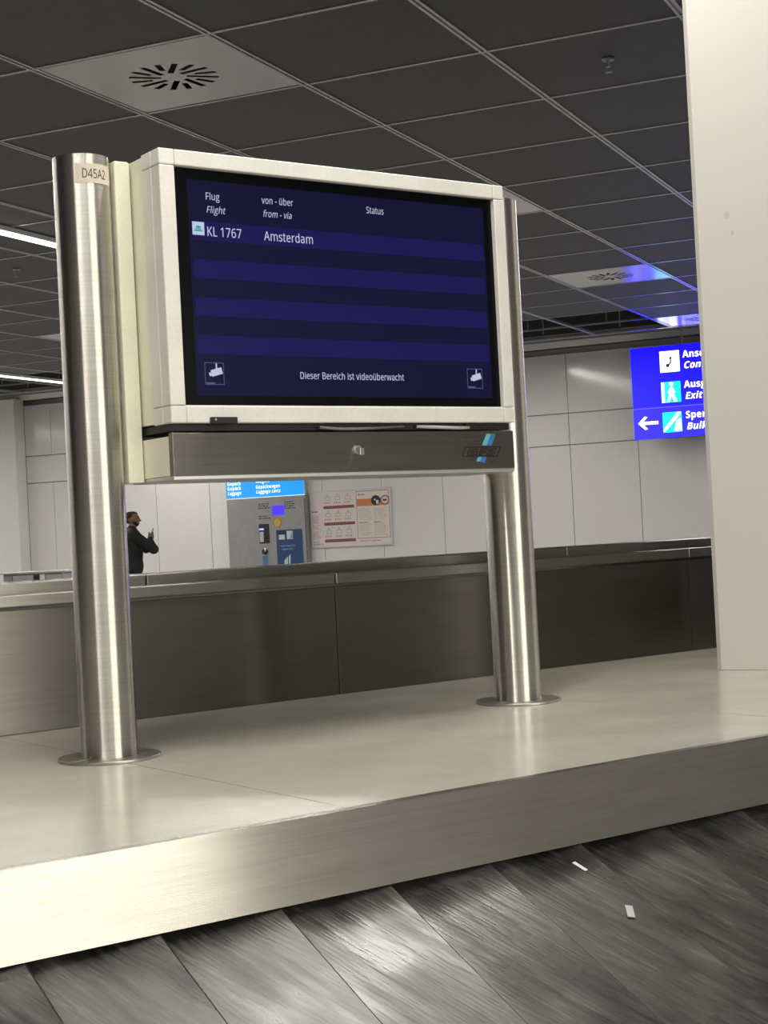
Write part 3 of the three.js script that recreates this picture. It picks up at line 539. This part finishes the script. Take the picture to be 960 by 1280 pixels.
{
  const JK = [0.004, 0.004, 0.005], TR = [0.005, 0.005, 0.006], SK = [0.20, 0.11, 0.075], HR = [0.008, 0.006, 0.005], SH = [0.01, 0.01, 0.01];
  const P_ = (a, b, r0, r1, c, o = {}) => ({ a, b, r0, r1, c, ...o });
  const rE = [-0.235, 1.175, 0.30], rH = [-0.075, 1.375, 0.285], lE = [0.235, 1.18, 0.26], lH = [0.02, 1.345, 0.295];
  const body = [
    P_([0, 0.98, 0], [0, 1.14, 0.01], 0.160, 0.150, JK, { sx: 0.86, sz: 1.0 }), P_([0, 1.14, 0.01], [0, 1.36, 0.0], 0.150, 0.160, JK, { sx: 0.80, sz: 1.0 }),
    P_([-0.15, 1.43, -0.01], [0.15, 1.43, -0.01], 0.075, 0.075, JK), P_([0, 1.40, 0], [0, 1.515, 0.015], 0.075, 0.066, JK),
    P_([-0.185, 1.42, 0], rE, 0.082, 0.068, JK), P_(rE, [-0.115, 1.335, 0.27], 0.066, 0.045, JK), P_([0.185, 1.42, 0], lE, 0.072, 0.058, JK), P_(lE, [0.055, 1.31, 0.28], 0.057, 0.045, JK),
    P_([-0.02, 0.90, 0], [0.02, 0.90, 0], 0.160, 0.160, JK, { sx: 0.9 }),
    P_([-0.095, 0.88, 0], [-0.105, 0.49, 0.015], 0.092, 0.065, TR), P_([-0.105, 0.49, 0.015], [-0.11, 0.11, -0.015], 0.062, 0.048, TR),
    P_([0.095, 0.88, 0], [0.105, 0.49, 0.015], 0.092, 0.065, TR), P_([0.105, 0.49, 0.015], [0.11, 0.11, -0.015], 0.062, 0.048, TR),
    P_([-0.11, 0.045, -0.04], [-0.125, 0.038, 0.15], 0.046, 0.038, SH), P_([0.11, 0.045, -0.04], [0.125, 0.038, 0.15], 0.046, 0.038, SH),
  ];
  const head = [
    P_([0, 1.50, 0.015], [0, 1.57, 0.03], 0.058, 0.056, SK), P_([0, 1.67, 0.02], [0, 1.685, 0.035], 0.092, 0.088, SK, { sx: 1.18 }), P_([0, 1.60, 0.075], [0, 1.65, 0.075], 0.052, 0.065, SK, { sx: 1.05 }),
    P_([0, 1.572, 0.082], [0, 1.58, 0.088], 0.036, 0.04, HR), P_([-0.045, 1.60, 0.05], [-0.02, 1.575, 0.09], 0.026, 0.026, HR), P_([0.045, 1.60, 0.05], [0.02, 1.575, 0.09], 0.026, 0.026, HR),
    P_([0, 1.665, 0.132], [0, 1.632, 0.150], 0.010, 0.016, SK), P_([-0.02, 1.598, 0.128], [0.02, 1.598, 0.128], 0.009, 0.009, [0.26, 0.10, 0.08]),
    P_([-0.034, 1.665, 0.118], [-0.033, 1.665, 0.119], 0.012, 0.012, [0.05, 0.04, 0.04]), P_([0.034, 1.665, 0.118], [0.033, 1.665, 0.119], 0.012, 0.012, [0.05, 0.04, 0.04]),
    P_([-0.05, 1.688, 0.115], [-0.018, 1.690, 0.126], 0.007, 0.007, HR), P_([0.05, 1.688, 0.115], [0.018, 1.690, 0.126], 0.007, 0.007, HR),
    P_([-0.083, 1.665, 0.015], [-0.086, 1.635, 0.018], 0.020, 0.012, SK, { sx: 1.8 }), P_([0.083, 1.665, 0.015], [0.086, 1.635, 0.018], 0.020, 0.012, SK, { sx: 1.8 }),
    P_([0, 1.698, 0.0], [0, 1.705, 0.04], 0.082, 0.072, HR, { sx: 1.1 }), P_([0, 1.65, -0.03], [0, 1.69, -0.01], 0.060, 0.078, HR, { sx: 1.1 }), P_([0, 1.735, 0.055], [0, 1.735, 0.085], 0.036, 0.028, HR),
  ];
  const hand = (s, w, h) => {                                       // palm, four fingers round the phone, thumb in front
    const o = [P_(w, [h[0], h[1], h[2]], 0.028, 0.030, SK), P_([h[0], h[1], h[2]], [h[0] - s * 0.008, h[1] + 0.03, h[2] + 0.012], 0.030, 0.026, SK)];
    [[0.046, 0.075], [0.030, 0.085], [0.012, 0.082], [-0.006, 0.068]].forEach(([dy, l], i) => {
      const a = [h[0] + s * 0.006, h[1] + dy, h[2] + 0.022], b = [h[0] - s * l * 0.30, h[1] + dy + 0.012, h[2] + 0.048], e = [h[0] - s * l * 0.85, h[1] + dy + 0.010, h[2] + 0.036];
      o.push(P_(a, b, 0.0095, 0.0088, SK), P_(b, e, 0.0088, 0.0075, SK));
    });
    o.push(P_([h[0] + s * 0.012, h[1] + 0.005, h[2] - 0.005], [h[0] - s * 0.004, h[1] + 0.045, h[2] - 0.022], 0.011, 0.010, SK), P_([h[0] - s * 0.004, h[1] + 0.045, h[2] - 0.022], [h[0] - s * 0.028, h[1] + 0.068, h[2] - 0.012], 0.010, 0.008, SK));
    return o;
  };
  const geo = merge2([
    fieldMesh(body, [-0.4, -0.02, -0.4], [0.4, 1.62, 0.45], 0.0135, 0.045),
    fieldMesh(head, [-0.15, 1.42, -0.16], [0.15, 1.84, 0.22], 0.0055, 0.016),
    fieldMesh(hand(-1, [-0.115, 1.335, 0.27], rH), [-0.2, 1.28, 0.18], [0.08, 1.52, 0.38], 0.004, 0.006),
    fieldMesh(hand(1, [0.055, 1.31, 0.28], lH), [-0.1, 1.25, 0.18], [0.12, 1.49, 0.40], 0.004, 0.006),
  ]);
  function merge2(list) { return BufferGeometryUtils.mergeGeometries(list, false); }
  const turn = 132 * Math.PI / 180, at = [-13.60, 0.0, -20.615];
  const m = new THREE.Mesh(geo, std({ vertexColors: true, roughness: 0.75 })); m.name = 'person'; m.position.set(...at); m.rotation.y = turn; scene.add(m); m.castShadow = m.receiveShadow = true;
  tag(m, 'person in a black jacket looking at a raised phone, behind the steel barrier', 'person');
  const ph = new THREE.Group(); ph.name = 'smartphone'; const o = new THREE.Vector3(-0.045, 1.43, 0.315).applyAxisAngle(new THREE.Vector3(0, 1, 0), turn);
  ph.position.set(at[0] + o.x, at[1] + o.y, at[2] + o.z); ph.rotation.order = 'YXZ'; ph.rotation.set(0.35, turn, 0.12); scene.add(ph);
  part('case', bx(-0.036, 0.036, -0.075, 0.075, -0.004, 0.004, 0.004), M.blackMatt, ph); part('glass', bx(-0.033, 0.033, -0.07, 0.07, -0.0046, -0.004), std({ color: lin(0.02, 0.02, 0.03), roughness: 0.1 }), ph);
  tag(ph, 'dark smartphone held up by the person in black', 'phone');
}

// ================================================================ SCRAPS ON THE BELT
{
  const slope = Math.atan(0.46), q = new THREE.Quaternion();
  const scrap = (name, label, X, Z, turn, w, l, mat) => {
    const y = EYE - 0.742 - 0.46 * (Z + 2.665), fx = ((X - 1.06) % 0.265) / 0.265, hgt = 0.004 + 0.021 * Math.pow(Math.max(0, fx), 1.5);
    const s = new THREE.Mesh(bx(-w / 2, w / 2, 0, 0.0016, -l / 2, l / 2), mat); s.name = name; s.rotation.order = 'YXZ';
    s.position.set(...L(X, y + hgt / Math.cos(slope) + 0.0012, Z)); s.rotation.set(slope, TURN, 0); s.rotateY(turn); s.rotateZ(0.06); s.castShadow = s.receiveShadow = true; scene.add(s);
    tag(s, label, 'scrap', 'scraps lying on the belt');
  };
  scrap('paper_scrap', 'thin white paper strip on a belt plate, close to the steel edge', 2.327, -2.575, 0.23, 0.009, 0.036, std({ color: lin(0.75, 0.74, 0.70), roughness: 0.6 }));
  scrap('tape_scrap', 'small pale tape scrap lying further down the sloping belt', 2.322, -2.42, -0.6, 0.016, 0.042, std({ color: lin(0.50, 0.49, 0.44), roughness: 0.3 }));
}

renderer.render(scene, camera);
